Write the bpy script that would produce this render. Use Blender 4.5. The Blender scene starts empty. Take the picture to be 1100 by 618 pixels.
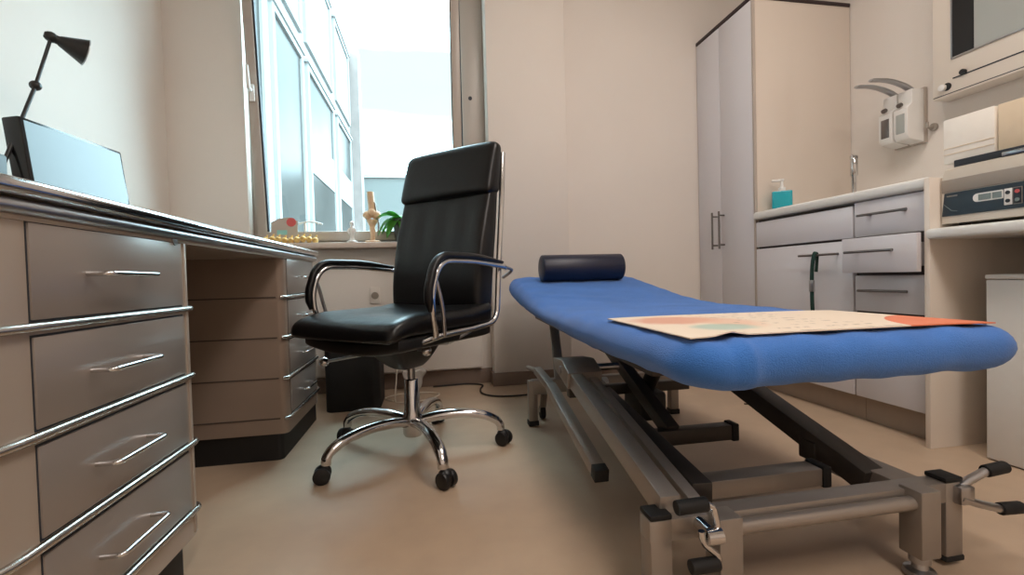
import bpy, bmesh, math, random
from mathutils import Vector, Matrix, Euler
random.seed(7)
C = bpy.context.scene.collection
sc = bpy.context.scene
PI = math.pi
R = math.radians

# ------------------------------------------------------------------ materials
def lin(c):
    return tuple(((v/255)/12.92 if v/255 <= .04045 else (((v/255)+.055)/1.055)**2.4) for v in c)

def mat(name, rgb, rough=.5, metal=0., var=.04, vscale=30., bump=0., bscale=200., coat=0., spec=.5, sheen=0., stretch=None):
    m = bpy.data.materials.new(name); m.use_nodes = True
    nt = m.node_tree; b = nt.nodes['Principled BSDF']
    b.inputs['Roughness'].default_value = rough
    b.inputs['Metallic'].default_value = metal
    b.inputs['Coat Weight'].default_value = coat
    b.inputs['Coat Roughness'].default_value = .08
    b.inputs['Specular IOR Level'].default_value = spec
    b.inputs['Sheen Weight'].default_value = sheen
    tc = nt.nodes.new('ShaderNodeTexCoord')
    src = tc.outputs['Object']
    if stretch:
        mp = nt.nodes.new('ShaderNodeMapping'); mp.inputs['Scale'].default_value = stretch
        nt.links.new(src, mp.inputs['Vector']); src = mp.outputs['Vector']
    n = nt.nodes.new('ShaderNodeTexNoise'); n.inputs['Scale'].default_value = vscale; n.inputs['Detail'].default_value = 4
    nt.links.new(src, n.inputs['Vector'])
    r = nt.nodes.new('ShaderNodeValToRGB')
    c = lin(rgb)
    r.color_ramp.elements[0].position = .3; r.color_ramp.elements[1].position = .7
    r.color_ramp.elements[0].color = (*[max(0, v*(1-var)) for v in c], 1)
    r.color_ramp.elements[1].color = (*[min(1, v*(1+var)) for v in c], 1)
    nt.links.new(n.outputs['Fac'], r.inputs['Fac'])
    nt.links.new(r.outputs['Color'], b.inputs['Base Color'])
    if bump:
        n2 = nt.nodes.new('ShaderNodeTexNoise'); n2.inputs['Scale'].default_value = bscale; n2.inputs['Detail'].default_value = 5
        nt.links.new(src, n2.inputs['Vector'])
        bp = nt.nodes.new('ShaderNodeBump'); bp.inputs['Strength'].default_value = bump; bp.inputs['Distance'].default_value = .01
        nt.links.new(n2.outputs['Fac'], bp.inputs['Height']); nt.links.new(bp.outputs['Normal'], b.inputs['Normal'])
    return m

def glass_mat(name, tint=(1, 1, 1), refl_max=1.0):
    m = bpy.data.materials.new(name); m.use_nodes = True
    nt = m.node_tree; nt.nodes.clear()
    o = nt.nodes.new('ShaderNodeOutputMaterial')
    t = nt.nodes.new('ShaderNodeBsdfTransparent'); t.inputs['Color'].default_value = (*tint, 1)
    g = nt.nodes.new('ShaderNodeBsdfGlossy'); g.inputs['Roughness'].default_value = .02
    lw = nt.nodes.new('ShaderNodeLayerWeight'); lw.inputs['Blend'].default_value = .5
    pw = nt.nodes.new('ShaderNodeMath'); pw.operation = 'POWER'; pw.inputs[1].default_value = 5; nt.links.new(lw.outputs['Facing'], pw.inputs[0])
    f = nt.nodes.new('ShaderNodeMath'); f.operation = 'MULTIPLY_ADD'; f.inputs[1].default_value = .9; f.inputs[2].default_value = .04; nt.links.new(pw.outputs[0], f.inputs[0])
    mx = nt.nodes.new('ShaderNodeMixShader')
    nt.links.new(f.outputs[0], mx.inputs[0]); nt.links.new(t.outputs[0], mx.inputs[1]); nt.links.new(g.outputs[0], mx.inputs[2])
    nt.links.new(mx.outputs[0], o.inputs['Surface'])
    return m

def emit_mat(name, rgb, strength, base=(20, 22, 24)):
    m = mat(name, base, .3, var=.02)
    b = m.node_tree.nodes['Principled BSDF']
    b.inputs['Emission Color'].default_value = (*lin(rgb), 1)
    b.inputs['Emission Strength'].default_value = strength
    return m

M = dict(
    wall=mat('wall_paint', (222, 214, 206), .85, var=.015, vscale=3, bump=.06, bscale=160),
    ceil=mat('ceiling_paint', (228, 224, 218), .9, var=.01, vscale=3),
    floor=mat('linoleum', (178, 155, 132), .42, var=.05, vscale=9, bump=.02, bscale=300, spec=.4),
    skirt=mat('skirting', (128, 110, 98), .55, var=.03),
    frame=mat('window_frame_paint', (176, 165, 155), .35, var=.015, vscale=8),
    gasket=mat('gasket', (38, 44, 52), .6),
    glass=glass_mat('window_glass'),
    white=mat('white_plastic', (226, 224, 220), .35, var=.01),
    sill=mat('sill_stone', (206, 192, 180), .3, var=.03, vscale=40),
    chrome=mat('chrome', (205, 205, 206), .12, 1., var=.02),
    chrome2=mat('satin_metal', (178, 178, 180), .28, 1., var=.03),
    steel=mat('handle_steel', (122, 118, 116), .32, .9, var=.03),
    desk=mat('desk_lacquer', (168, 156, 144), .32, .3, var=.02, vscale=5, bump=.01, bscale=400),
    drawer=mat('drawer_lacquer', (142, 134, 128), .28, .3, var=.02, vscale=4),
    desk_dark=mat('desk_lacquer_dark', (140, 122, 108), .45, .15, var=.03, vscale=4),  # darker, rougher copy of the desk lacquer for far pedestal and back panel
    black=mat('black_plastic', (18, 18, 19), .45, var=.1),
    blackgloss=mat('black_gloss', (14, 14, 16), .18, var=.05),
    rubber=mat('black_rubber', (14, 14, 14), .7, var=.1),
    leather=mat('black_leather', (12, 12, 14), .33, var=.1, vscale=25, bump=.12, bscale=22, spec=.38),
    leather2=mat('black_leather_fine', (11, 11, 13), .36, var=.1, bump=.05, bscale=60, spec=.38),
    sheet=mat('blue_terry', (62, 116, 192), .95, var=.10, vscale=7, bump=.35, bscale=420, sheen=.25, spec=.1),
    navy=mat('navy_vinyl', (24, 28, 50), .4, var=.05, bump=.05, bscale=300),
    grey=mat('grey_powdercoat', (152, 144, 136), .38, .55, var=.03, vscale=12),
    greyd=mat('dark_powdercoat', (62, 57, 53), .42, .35, var=.05),
    cab=mat('cabinet_laminate', (212, 210, 214), .32, var=.008, vscale=4),
    cabgloss=mat('side_panel_laminate', (212, 200, 188), .16, var=.01, vscale=3, coat=.6),
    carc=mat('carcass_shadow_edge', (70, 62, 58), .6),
    gable=mat('gable_laminate', (224, 214, 202), .4, var=.01, vscale=6),
    top=mat('worktop_laminate', (222, 222, 218), .3, var=.015, vscale=60),
    dark=mat('dark_brown_edge', (44, 28, 30), .5),
    plinth=mat('plinth', (170, 154, 138), .5, var=.02),
    plinthb=mat('black_plinth', (14, 13, 13), .6),
    soap=mat('turquoise_soap', (20, 160, 176), .2, var=.03, coat=.3),
    frost=mat('frosted_panel', (164, 168, 164), .4, var=.02, vscale=4),
    cream=mat('cream_enamel', (222, 212, 200), .35, var=.01, vscale=6),
    rimm=mat('rim_metal', (196, 192, 186), .25, 1., var=.03),
    enamel=mat('warm_grey_enamel', (196, 187, 174), .35, var=.01, vscale=6),
    cream2=mat('grey_enamel', (150, 141, 131), .4, var=.01, vscale=6),
    panelblue=mat('control_panel', (34, 46, 56), .35, var=.03),
    paper=mat('white_paper', (240, 234, 224), .8, var=.02, vscale=20),
    bone=mat('bone', (220, 186, 150), .5, var=.1, vscale=40),
    yellow=mat('vertebra_ivory', (228, 192, 118), .5, var=.12, vscale=60),
    leaf=mat('leaf', (96, 168, 70), .4, var=.25, vscale=12, spec=.4),
    pot=mat('grey_pot', (92, 92, 96), .55, var=.05),
    soil=mat('bark_soil', (70, 50, 36), .9, var=.3, vscale=80),
    red=mat('red_print', (196, 84, 84), .6),
    teal=mat('teal_print', (140, 196, 196), .6),
    green=mat('green_webbing', (16, 52, 44), .7, var=.1),
    facade=mat('white_render', (140, 141, 140), .9, var=.02, vscale=1),
    facade2=mat('grey_render', (98, 102, 100), .9, var=.02, vscale=.6),
    brick=mat('weathered_brick', (122, 112, 108), .9, var=.12, vscale=3),
    extglass=mat('outside_glazing', (64, 64, 62), .3, var=.25, vscale=.8, spec=.05),
    cable_w=mat('white_cable', (220, 208, 192), .5), cable_b=mat('black_cable', (30, 26, 24), .6),
    lcd=mat('lcd', (120, 132, 130), .25),
    ground=mat('asphalt', (120, 120, 120), .9),
    lamp=mat('lamp_black', (22, 21, 22), .4, var=.05),
    seam=mat('seam_dark', (70, 60, 53), .6),
    beige=mat('beige_matte', (226, 206, 178), .7, var=.02),
    screen=emit_mat('screen_reflected_light', (150, 176, 184), .20, (60, 68, 72)),  # weak emission stands in for window light reflected by the screen
)
# clear plastic bag
M['bag'] = mat('clear_bag', (225, 220, 214), .3, var=.03)
M['bag'].node_tree.nodes['Principled BSDF'].inputs['Alpha'].default_value = .55

# ------------------------------------------------------------------ mesh builder
class MB:
    def __init__(s): s.bm = bmesh.new()
    def _merge(s, t, mtx=None):
        if mtx is not None: bmesh.ops.transform(t, matrix=mtx, verts=t.verts)
        me = bpy.data.meshes.new('t'); t.to_mesh(me); t.free()
        s.bm.from_mesh(me); bpy.data.meshes.remove(me); return s
    def box(s, lo, hi, bev=0., seg=2, mtx=None):
        t = bmesh.new(); bmesh.ops.create_cube(t, size=1)
        lo = Vector(lo); hi = Vector(hi); d = hi-lo; c = (hi+lo)/2
        for v in t.verts: v.co = Vector((v.co.x*d.x, v.co.y*d.y, v.co.z*d.z))+c
        if bev: bmesh.ops.bevel(t, geom=t.edges[:], offset=min(bev, .49*min(abs(x) for x in d)), segments=seg, affect='EDGES', profile=.5)
        return s._merge(t, mtx)
    def bar(s, p0, p1, w, h, bev=.002, roll=0.):
        # rectangular bar; w is across (horizontal), h up
        p0 = Vector(p0); p1 = Vector(p1); d = p1-p0; L = d.length; d.normalize()
        up = Vector((0, 0, 1)) if abs(d.z) < .95 else Vector((0, 1, 0))
        x = d.cross(up).normalized(); z = x.cross(d).normalized()
        m = Matrix((x, d, z)).transposed().to_4x4(); m.translation = p0
        return s.box((-w/2, 0, -h/2), (w/2, L, h/2), bev, 2, m @ Matrix.Rotation(roll, 4, 'Y'))
    def prism(s, poly, z0, z1, bev=0., mtx=None):
        t = bmesh.new()
        a = [t.verts.new((x, y, z0)) for x, y in poly]; b = [t.verts.new((x, y, z1)) for x, y in poly]
        n = len(poly); t.faces.new(a[::-1]); t.faces.new(b)
        for i in range(n): t.faces.new((a[i], a[(i+1) % n], b[(i+1) % n], b[i]))
        bmesh.ops.recalc_face_normals(t, faces=t.faces)
        if bev:
            es = [e for e in t.edges if abs(e.verts[0].co.z-e.verts[1].co.z) < 1e-6]
            bmesh.ops.bevel(t, geom=es, offset=bev, segments=3, affect='EDGES', profile=.5)
        return s._merge(t, mtx)
    def tube(s, pts, r, n=12, closed=False, flat=1., upv=None):
        pts = [Vector(p) for p in pts]; t = bmesh.new(); N = len(pts)
        rs = r if isinstance(r, (list, tuple)) else [r]*N
        rings = []; prev = None
        for i, p in enumerate(pts):
            if closed: d = pts[(i+1) % N]-pts[i-1]
            else: d = pts[min(i+1, N-1)]-pts[max(i-1, 0)]
            d.normalize()
            if prev is None:
                u = Vector(upv) if upv else (Vector((0, 0, 1)) if abs(d.z) < .9 else Vector((1, 0, 0)))
            else: u = prev
            u = (u-d*u.dot(d)).normalized(); prev = u
            w = d.cross(u)
            rings.append([t.verts.new(p+(u*math.cos(a)*flat+w*math.sin(a))*rs[i]) for a in [2*PI*k/n for k in range(n)]])
        for i in range(N if closed else N-1):
            A = rings[i]; B = rings[(i+1) % N]
            for k in range(n): t.faces.new((A[k], A[(k+1) % n], B[(k+1) % n], B[k]))
        if not closed: t.faces.new(rings[0][::-1]); t.faces.new(rings[-1])
        bmesh.ops.recalc_face_normals(t, faces=t.faces)
        return s._merge(t)
    def lathe(s, prof, n=24, mtx=None):
        t = bmesh.new(); rings = []
        for r, z in prof:
            if r < 1e-6: rings.append([t.verts.new((0, 0, z))])
            else: rings.append([t.verts.new((r*math.cos(2*PI*k/n), r*math.sin(2*PI*k/n), z)) for k in range(n)])
        for A, B in zip(rings, rings[1:]):
            for k in range(n):
                a = [A[k % len(A)], A[(k+1) % len(A)], B[(k+1) % len(B)], B[k % len(B)]]
                f = []
                for v in a:
                    if v not in f: f.append(v)
                if len(f) > 2: t.faces.new(f)
        if len(rings[0]) > 1: t.faces.new(rings[0][::-1])
        if len(rings[-1]) > 1: t.faces.new(rings[-1])
        bmesh.ops.recalc_face_normals(t, faces=t.faces)
        return s._merge(t, mtx)
    def cyl(s, p0, p1, r0, r1=None, n=20, bev=0.):
        p0 = Vector(p0); p1 = Vector(p1); L = (p1-p0).length; r1 = r0 if r1 is None else r1
        q = Vector((0, 0, 1)).rotation_difference(p1-p0).to_matrix().to_4x4(); q.translation = p0
        pr = [(r0, 0), (r1, L)] if not bev else [(r0-bev, 0), (r0-bev*.3, bev*.3), (r0, bev), (r1, L-bev), (r1-bev*.3, L-bev*.3), (r1-bev, L)]
        return s.lathe(pr, n, q)
    def ball(s, c, r, sc=(1, 1, 1), n=16, fn=None):
        t = bmesh.new(); bmesh.ops.create_uvsphere(t, u_segments=n, v_segments=max(6, n//2+2), radius=1)
        for v in t.verts:
            p = Vector((v.co.x*r*sc[0], v.co.y*r*sc[1], v.co.z*r*sc[2]))
            v.co = (fn(p) if fn else p)+Vector(c)
        return s._merge(t)
    def soft(s, lo, hi, r, cuts=12, fn=None, planr=0.):
        # rounded box on a dense grid, optional warp
        lo = Vector(lo); hi = Vector(hi); h = (hi-lo)/2; c = (hi+lo)/2
        t = bmesh.new(); bmesh.ops.create_cube(t, size=2)
        bmesh.ops.subdivide_edges(t, edges=t.edges[:], cuts=cuts, use_grid_fill=True)
        rr = [min(r, h[i]) for i in range(3)]
        for v in t.verts:
            p = Vector(); d = Vector()
            for i in range(3):
                a = v.co[i]
                # dense near the ends
                q = math.copysign(min(1, abs(a)), a)
                q = math.sin(q*PI/2)*.55+q*.45
                x = q*h[i]; k = max(-(h[i]-rr[i]), min(h[i]-rr[i], x)); p[i] = k; d[i] = x-k
            m = max(abs(x) for x in d)
            if m > 1e-9: d = d*(m/d.length)
            w = p+d
            if planr:
                kx = max(0, abs(w.x)-(h.x-planr)); ky = max(0, abs(w.y)-(h.y-planr))
                if kx > 0 and ky > 0:
                    f = max(kx, ky)/math.hypot(kx, ky)
                    w.x = math.copysign(h.x-planr+kx*f, w.x); w.y = math.copysign(h.y-planr+ky*f, w.y)
            w = w+c
            v.co = fn(w) if fn else w
        return s._merge(t)
    def build(s, name, m, parent=None, smooth=40, loc=None):
        me = bpy.data.meshes.new(name); bmesh.ops.recalc_face_normals(s.bm, faces=s.bm.faces)
        s.bm.to_mesh(me); s.bm.free()
        me.materials.append(m)
        me.shade_smooth()
        if smooth < 180: me.set_sharp_from_angle(angle=R(smooth))
        o = bpy.data.objects.new(name, me); C.objects.link(o)
        if parent is not None: o.parent = parent
        if loc: o.location = loc
        return o

def fillet(pts, rad, seg=6):
    pts = [Vector(p) for p in pts]; out = [pts[0]]
    for i in range(1, len(pts)-1):
        a, b, c = pts[i-1], pts[i], pts[i+1]
        r = rad[i] if isinstance(rad, (list, tuple)) else rad
        u = a-b; w = c-b
        l = min(r, u.length*.49, w.length*.49)
        p = b+u.normalized()*l; q = b+w.normalized()*l
        for k in range(seg+1):
            t = k/seg; out.append(p*(1-t)**2+b*2*t*(1-t)+q*t*t)
    out.append(pts[-1]); return out

def spline(pts, n=8):
    pts = [Vector(p) for p in pts]; P = [pts[0]*2-pts[1]]+pts+[pts[-1]*2-pts[-2]]; out = []
    for i in range(1, len(P)-2):
        a, b, c, d = P[i-1:i+3]
        for k in range(n):
            t = k/n
            out.append(.5*((2*b)+(c-a)*t+(2*a-5*b+4*c-d)*t*t+(3*b-a-3*c+d)*t**3))
    out.append(pts[-1]); return out

def thing(name, label, cat, loc=(0, 0, 0), rz=0., group=None):
    o = bpy.data.objects.new(name, None); C.objects.link(o); o.empty_display_size = .1
    o.location = loc; o.rotation_euler = (0, 0, rz)
    o['label'] = label; o['category'] = cat
    if group: o['group'] = group
    return o
def tag(o, label, cat, group=None):
    o['label'] = label; o['category'] = cat
    if group: o['group'] = group
    return o
def struct(name, mb, m, parent=None, smooth=40):
    o = mb.build(name, m, parent, smooth)
    if parent is None: o['kind'] = 'structure'
    return o

# ------------------------------------------------------------------ room shell
XL, XR, YB, YF, ZC = -1.29, 2.25, 2.60, -2.2, 2.75
struct('floor', MB().box((XL-.2, YF-.2, -.1), (XR+.2, YB+.3, 0)), M['floor'])
struct('ceiling', MB().box((XL-.2, YF-.2, ZC), (XR+.2, YB+.3, ZC+.1)), M['ceil'])
struct('wall_left', MB().box((XL-.2, YF-.2, 0), (XL, YB+.3, ZC)), M['wall'])
struct('wall_right', MB().box((XR, YF-.2, 0), (XR+.2, YB+.3, ZC)), M['wall'])
struct('wall_front', MB().box((XL, YF-.2, 0), (XR, YF, ZC)), M['wall'])
WX0, WX1, WZ0, WZ1 = -.922, .345, .82, 2.42
w = MB()
w.box((XL, YB, 0), (WX0, YB+.115, ZC))
w.box((WX1, YB, 0), (XR, YB+.115, ZC))
w.box((WX0, YB, WZ1), (WX1, YB+.115, ZC))
w.box((WX0, YB+.055, 0), (WX1, YB+.115, WZ0-.03))
struct('wall_back', w, M['wall'])
struct('wall_pier', MB().box((.345, 2.545, 0), (.80, YB, ZC), .006), M['wall'])
struct('wall_parapet', MB().box((WX0, YB, .10), (.285, YB+.055, WZ0-.03), .006), M['wall'])
b = MB()
b.box((XL, YB-.012, 0), (WX0, YB, .085), .003)
b.box((WX0, YB+.04, 0), (.345, YB+.055, .085), .003)
b.box((.80, YB-.012, 0), (1.66, YB, .075), .003)
b.box((.336, 2.533, 0), (.806, 2.545, .075), .003); b.box((.333, 2.533, 0), (.345, YB+.04, .075), .003)
struct('baseboard_back', b, M['skirt'])
struct('baseboard_left', MB().box((XL, YF, 0), (XL+.012, YB-.012, .075), .003), M['skirt'])
# sill board
struct('trim_1', MB().box((WX0-.02, 2.505, .79), (.345, 2.665, .82), .006), M['sill'])

# ---- window: fixed frame, sash tilted into the room, glass, handle
win = bpy.data.objects.new('window_1', None); C.objects.link(win); win['kind'] = 'structure'
win.location = (0, 2.662, WZ0)
f = MB()
H = WZ1-WZ0
f.box((WX0, 0, 0), (-.897, .05, H), .004); f.box((.215, 0, 0), (WX1, .05, H), .004)
f.box((-.8965, .001, H-.05), (.2145, .05, H), .003); f.box((-.8965, .001, 0), (.2145, .05, .045), .003)
f.build('window_frame', M['frame'], win)
MB().box((.196, .012, .03), (.215, .045, H-.05)).build('gasket', M['gasket'], win)
MB().cyl((.262, .001, 1.655-WZ0), (.262, -.004, 1.655-WZ0), .011, n=16).build('frame_plug', M['gasket'], win)
sash = bpy.data.objects.new('sash', None); C.objects.link(sash); sash.parent = win
SX0, SX1 = -.888, .200
sash.location = (0, -.012, .02); sash.rotation_euler = (R(5.0), 0, 0)
s = MB(); SH = H-.06
for lo, hi in (((SX0, -.03, 0), (SX0+.047, .03, SH)), ((SX1-.047, -.03, 0), (SX1, .03, SH)), ((SX0+.04, -.03, SH-.06), (SX1-.04, .03, SH)), ((SX0+.04, -.03, 0), (SX1-.04, .03, .052))):
    s.box(lo, hi, .006)
s.build('sash_frame', M['frame'], sash)
gk = MB()
for lo, hi in (((SX0+.047, -.022, .05), (SX0+.056, .0, SH-.06)), ((SX1-.051, -.022, .05), (SX1-.047, .0, SH-.06)), ((SX0+.047, -.022, SH-.064), (SX1-.047, .0, SH-.06))):
    gk.box(lo, hi)
gk.build('sash_gasket', M['gasket'], sash)
MB().box((SX0+.046, -.006, .05), (SX1-.046, .006, SH-.058)).build('glass_pane', M['glass'], sash)
hd = MB(); hd.box((-.880, -.042, .715), (-.853, -.029, .80), .004)
hd.tube(fillet([(-.867, -.04, .77), (-.867, -.075, .77), (-.867, -.078, .88)], .015), [.009]*8+[.007], 10)
hd.build('window_handle', M['white'], sash)

# ------------------------------------------------------------------ outside
bl = thing('office_building', 'white office wing with a row of large windows seen through the open window', 'building', (-2.2, 0, 0))
MB().box((-3, 4.0, -3.5), (0, 14.3, 7.4)).build('facade_wall', M['facade'], bl)
for y0, y1 in ((4.6, 6.9), (7.25, 8.92), (9.23, 11.64), (12.06, 14.1)):
    for z0, z1 in ((.4, 4.77), (5.15, 7.2)):
        fr = MB()
        fr.box((0, y0, z0), (.06, y0+.1, z1)); fr.box((0, y1-.1, z0), (.06, y1, z1)); fr.box((0, y0+.1, z1-.1), (.06, y1-.1, z1)); fr.box((0, y0+.1, z0), (.06, y1-.1, z0+.08))
        fr.box((.0, y0-.06, z1), (.09, y1+.06, z1+.05))
        fo = fr.build('window', M['facade'], bl)
        if z0 < 5:
            MB().box((.001, y0+.1, z0+.08), (.02, y1-.1, z1-.1)).build('pane', M['extglass'], fo)
            if y0 > 9: MB().box((.021, y0+.1, 2.75), (.04, y1-.1, 3.5)).build('spandrel', M['facade'], fo)
        else:
            MB().box((.001, y0+.1, z0+.08), (.02, y1-.1, z1-.1)).build('sky_glare_pane', M['facade'], fo)  # white panel stands in for a pane whitened by reflected sky
MB().box((-3, 14.3, -3.5), (.28, 14.9, 7.6)).build('brick_corner', M['brick'], bl)
fb = thing('apartment_block', 'low pale grey building beyond the window behind the chair', 'building', (2, 17, 0))
MB().box((-4.3, 0, -3.5), (3.5, 4, 4.3)).build('wall', M['facade2'], fb)
MB().box((-4.35, -.06, 4.3), (3.55, 4, 4.42)).build('roof_edge', M['facade'], fb)
for i in range(4):
    MB().box((-3.6+i*1.7, -.02, 1.0), (-2.6+i*1.7, .01, 2.6)).build('window', M['facade'], fb)
gr = MB().box((-14, 2.9, -3.6), (14, 30, -3.5)).build('ground', M['ground']); gr['kind'] = 'structure'

# ------------------------------------------------------------------ desk
DX = -.497       # front plane
desk = thing('office_desk', 'grey lacquered metal desk with chrome beads and two drawer pedestals', 'desk', (0, 0, 0))
def rrect(x0, y0, x1, y1, r):   # r = radii at (x0,y0),(x1,y0),(x1,y1),(x0,y1)
    out = []
    for (cx, cy, a0, rr) in ((x0+r[0], y0+r[0], PI, r[0]), (x1-r[1], y0+r[1], 1.5*PI, r[1]), (x1-r[2], y1-r[2], 0, r[2]), (x0+r[3], y1-r[3], .5*PI, r[3])):
        n = 8 if rr > .03 else 4
        for k in range(n+1):
            a = a0+k/n*PI/2; out.append((cx+rr*math.cos(a), cy+rr*math.sin(a)))
    return out
BZ = (.566, .427, .287, .148)
def pedestal(y0, y1, dy0, dy1, rad, mside):
    pol = rrect(-1.20, y0, DX, y1, rad)
    p = MB().prism(pol, .095, .712).build('pedestal', mside, desk, 50)
    pl = rrect(-1.16, y0+.012, DX-.022, y1-.012, [.02]*4)
    MB().prism(pl, 0, .096).build('plinth', M['plinthb'], p)
    ol = rrect(-1.205, y0-.004, DX+.004, y1+.004, rad)
    n = len(ol)
    # chrome bead: along the front and around the corners; thin seam on the sides
    idx = [i for i, (x, y) in enumerate(ol) if x > (DX-.095 if (y < (y0+y1)/2) == (y0 < 1) else DX-.012)]
    path = [ol[i] for i in idx]
    for z in BZ:
        MB().tube([(x, y, z) for x, y in path], .0062, 10).build('chrome_bead', M['rimm'], p)
    for z in BZ:
        MB().box((-1.19, y0-.0015, z-.002), (DX-.024, y0+.01, z+.002)).build('seam', M['seam'], p)
        MB().box((-1.19, y1-.01, z-.002), (DX-.024, y1+.0015, z+.002)).build('seam', M['seam'], p)
    zs = [.703]+list(BZ)
    for i in range(4):
        zt = zs[i]-(.004 if i == 0 else .013); zb = zs[i+1]+.009
        fr = MB().box((DX-.012, dy0-.0018, zb-.003), (DX+.0008, dy1+.0018, zt+.003)).build('drawer_gap', M['gasket'], p)
        d = MB().box((DX-.02, dy0, zb), (DX+.0035, dy1, zt), .0015).build('drawer', M['drawer'], desk)
        zc = (zt+zb)/2-.002; ym = (dy0+dy1)/2-.02*(1 if y0 < 1 else 0)
        MB().tube(fillet([(DX, ym-.062, zc), (DX+.034, ym-.062, zc), (DX+.034, ym+.062, zc), (DX, ym+.062, zc)], .009), .0038, 10).build('handle', M['chrome'], d)
    # narrow upright strip beside the drawers
    MB().box((DX-.01, dy1+.012, .10), (DX+.002, dy1+.022, .70), .001).build('upright_strip', M['desk'], p)
    return p
pedestal(.545, 1.065, .672, 1.028, [.02, .10, .022, .02], M['desk'])
pedestal(1.680, 2.185, 1.722, 2.07, [.02, .022, .10, .02], M['desk_dark'])
MB().cyl((DX, 1.005, .703), (DX+.006, 1.005, .703), .009, n=16).build('lock', M['chrome2'], desk)
tp = rrect(-1.22, .525, DX+.010, 2.215, [.03, .11, .11, .03])
MB().prism(tp, .728, .746, .004).build('desk_top', M['cream2'], desk)
ap = rrect(-1.21, .535, DX+.002, 2.195, [.03, .105, .105, .03])
MB().prism(ap, .70, .726).build('apron', M['desk'], desk, 50)
front = [(x, y) for x, y in tp if x > DX-.102]
MB().tube([(x, y, .739) for x, y in front], .0115, 12).build('chrome_rim', M['chrome'], desk)
f2 = [(x-.006, y) for x, y in front]
MB().tube([(x, y, .716) for x, y in f2], .010, 12).build('chrome_rim', M['chrome2'], desk)
MB().box((-1.21, 1.06, .25), (-1.19, 1.68, .71)).build('back_panel', M['desk_dark'], desk)

# monitor
mon = thing('monitor', 'black flat monitor with pale blue-grey screen standing on the desk', 'monitor', (-1.045, 1.635, .7465), R(-5))
T = Matrix.Translation((0, 0, .195)) @ Matrix.Rotation(R(-7), 4, 'Y')
cs = MB().box((-.045, -.183, -.145), (0, .183, .147), .006, 2, T)
cs.box((-.075, -.1, -.09), (-.04, .1, .08), .01, 2, T)
cs.build('casing', M['blackgloss'], mon)
MB().box((-.002, -.171, -.133), (.0015, .171, .137), 0, 2, T).build('screen', M['screen'], mon)
MB().box((-.085, -.025, .02), (-.055, .025, .20), .008).build('neck', M['black'], mon)
MB().prism(rrect(-.15, -.11, .08, .11, [.05]*4), 0, .022, .005).build('foot', M['black'], mon)

# lamp
lp = thing('desk_lamp', 'black articulated desk lamp with cone shade behind the monitor', 'lamp', (-1.10, 1.36, .746))
MB().lathe([(0, 0), (.075, 0), (.08, .006), (.078, .018), (.02, .028), (.012, .05), (0, .05)], 28).build('base', M['lamp'], lp)
J0 = Vector((0, .0, .045)); J1 = Vector((0, .186, .456)); J2 = Vector((0, .252, .628))
MB().cyl(J0, J1, .005, n=10).build('lower_arm', M['lamp'], lp)
MB().cyl(J1, J2, .0045, n=10).build('upper_arm', M['lamp'], lp)
MB().ball(J1, .014).build('elbow_joint', M['lamp'], lp)
ax = Vector((.02, .105, -.02)).normalized()
q = Vector((0, 0, 1)).rotation_difference(Vector((0.02, .92, .0)).normalized()).to_matrix().to_4x4()
ax = Vector((.66, .66, -.20)).normalized()
q = Vector((0, 0, 1)).rotation_difference(ax).to_matrix().to_4x4(); q.translation = J2
sh = MB().lathe([(.008, -.016), (.013, -.010), (.013, .010), (.013, .016), (.016, .020), (.041, .078), (.0395, .078), (.014, .022), (0, .020)], 28, q)
sh.ball(J2, .016)
sh.build('shade', M['lamp'], lp)
MB().lathe([(.0405, .077), (.042, .078), (.042, .080), (.039, .080), (.039, .077)], 28, q).build('shade_rim', M['chrome2'], lp)
MB().ball((J2+ax*.055), .016, n=14).build('bulb', M['white'], lp)

sp = thing('speaker', 'small black speaker box at the left end of the desk top', 'speaker', (-1.0, 1.225, .746))
MB().prism(rrect(-.035, -.045, .035, .045, [.008]*4), 0, .185, .006).build('cabinet', M['black'], sp)
MB().lathe([(0, .004), (.012, .003), (.026, 0), (.028, -.002)], 20, Matrix.Translation((.0355, 0, .06)) @ Matrix.Rotation(R(90), 4, 'Y')).build('cone', M['rubber'], sp)

# ------------------------------------------------------------------ chair
ch = thing('office_chair', 'black leather high-back swivel chair with chrome frame and five castors', 'chair', (-.075, 1.65, 0), R(-41.3))
th0 = R(-72)+R(41.3)
hub = MB(); hub.lathe([(0, .062), (.03, .062), (.034, .07), (.036, .135), (.028, .15), (.026, .26), (.022, .265), (0, .265)], 28)
hub.build('column_sleeve', M['chrome'], ch)
MB().cyl((0, 0, .255), (0, 0, .345), .0135, n=18).build('gas_column', M['chrome2'], ch)
for i in range(5):
    a = th0+i*2*PI/5; ca, sa = math.cos(a), math.sin(a)
    prof = [(.02, .112), (.09, .125), (.17, .127), (.245, .116), (.292, .096), (.312, .075), (.315, .055)]
    MB().tube(spline([(ca*r, sa*r, z) for r, z in prof], 5), [.021]*8+[.020]*6+[.0185]*8+[.017]*9, 14, upv=(0, 0, 1), flat=.85).build('base_arm', M['chrome'], ch)
    cx, cy = ca*.315, sa*.315
    b_ = a+R((25, -40, 60, 100, -30)[i])
    c_ = MB(); dx, dy = -math.sin(b_), math.cos(b_); fx, fy = math.cos(b_)*.012, math.sin(b_)*.012
    for sgn in (-1, 1):
        p = Vector((cx+fx, cy+fy, .0255))
        c_.cyl(p+Vector((dx, dy, 0))*sgn*.005, p+Vector((dx, dy, 0))*sgn*.024, .0255, n=22, bev=.004)
    c_.ball((cx+fx*.7, cy+fy*.7, .034), .024, (1, 1, .95), 14); c_.cyl((cx, cy, .04), (cx, cy, .062), .010)
    c_.build('castor', M['black'], ch)
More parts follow.
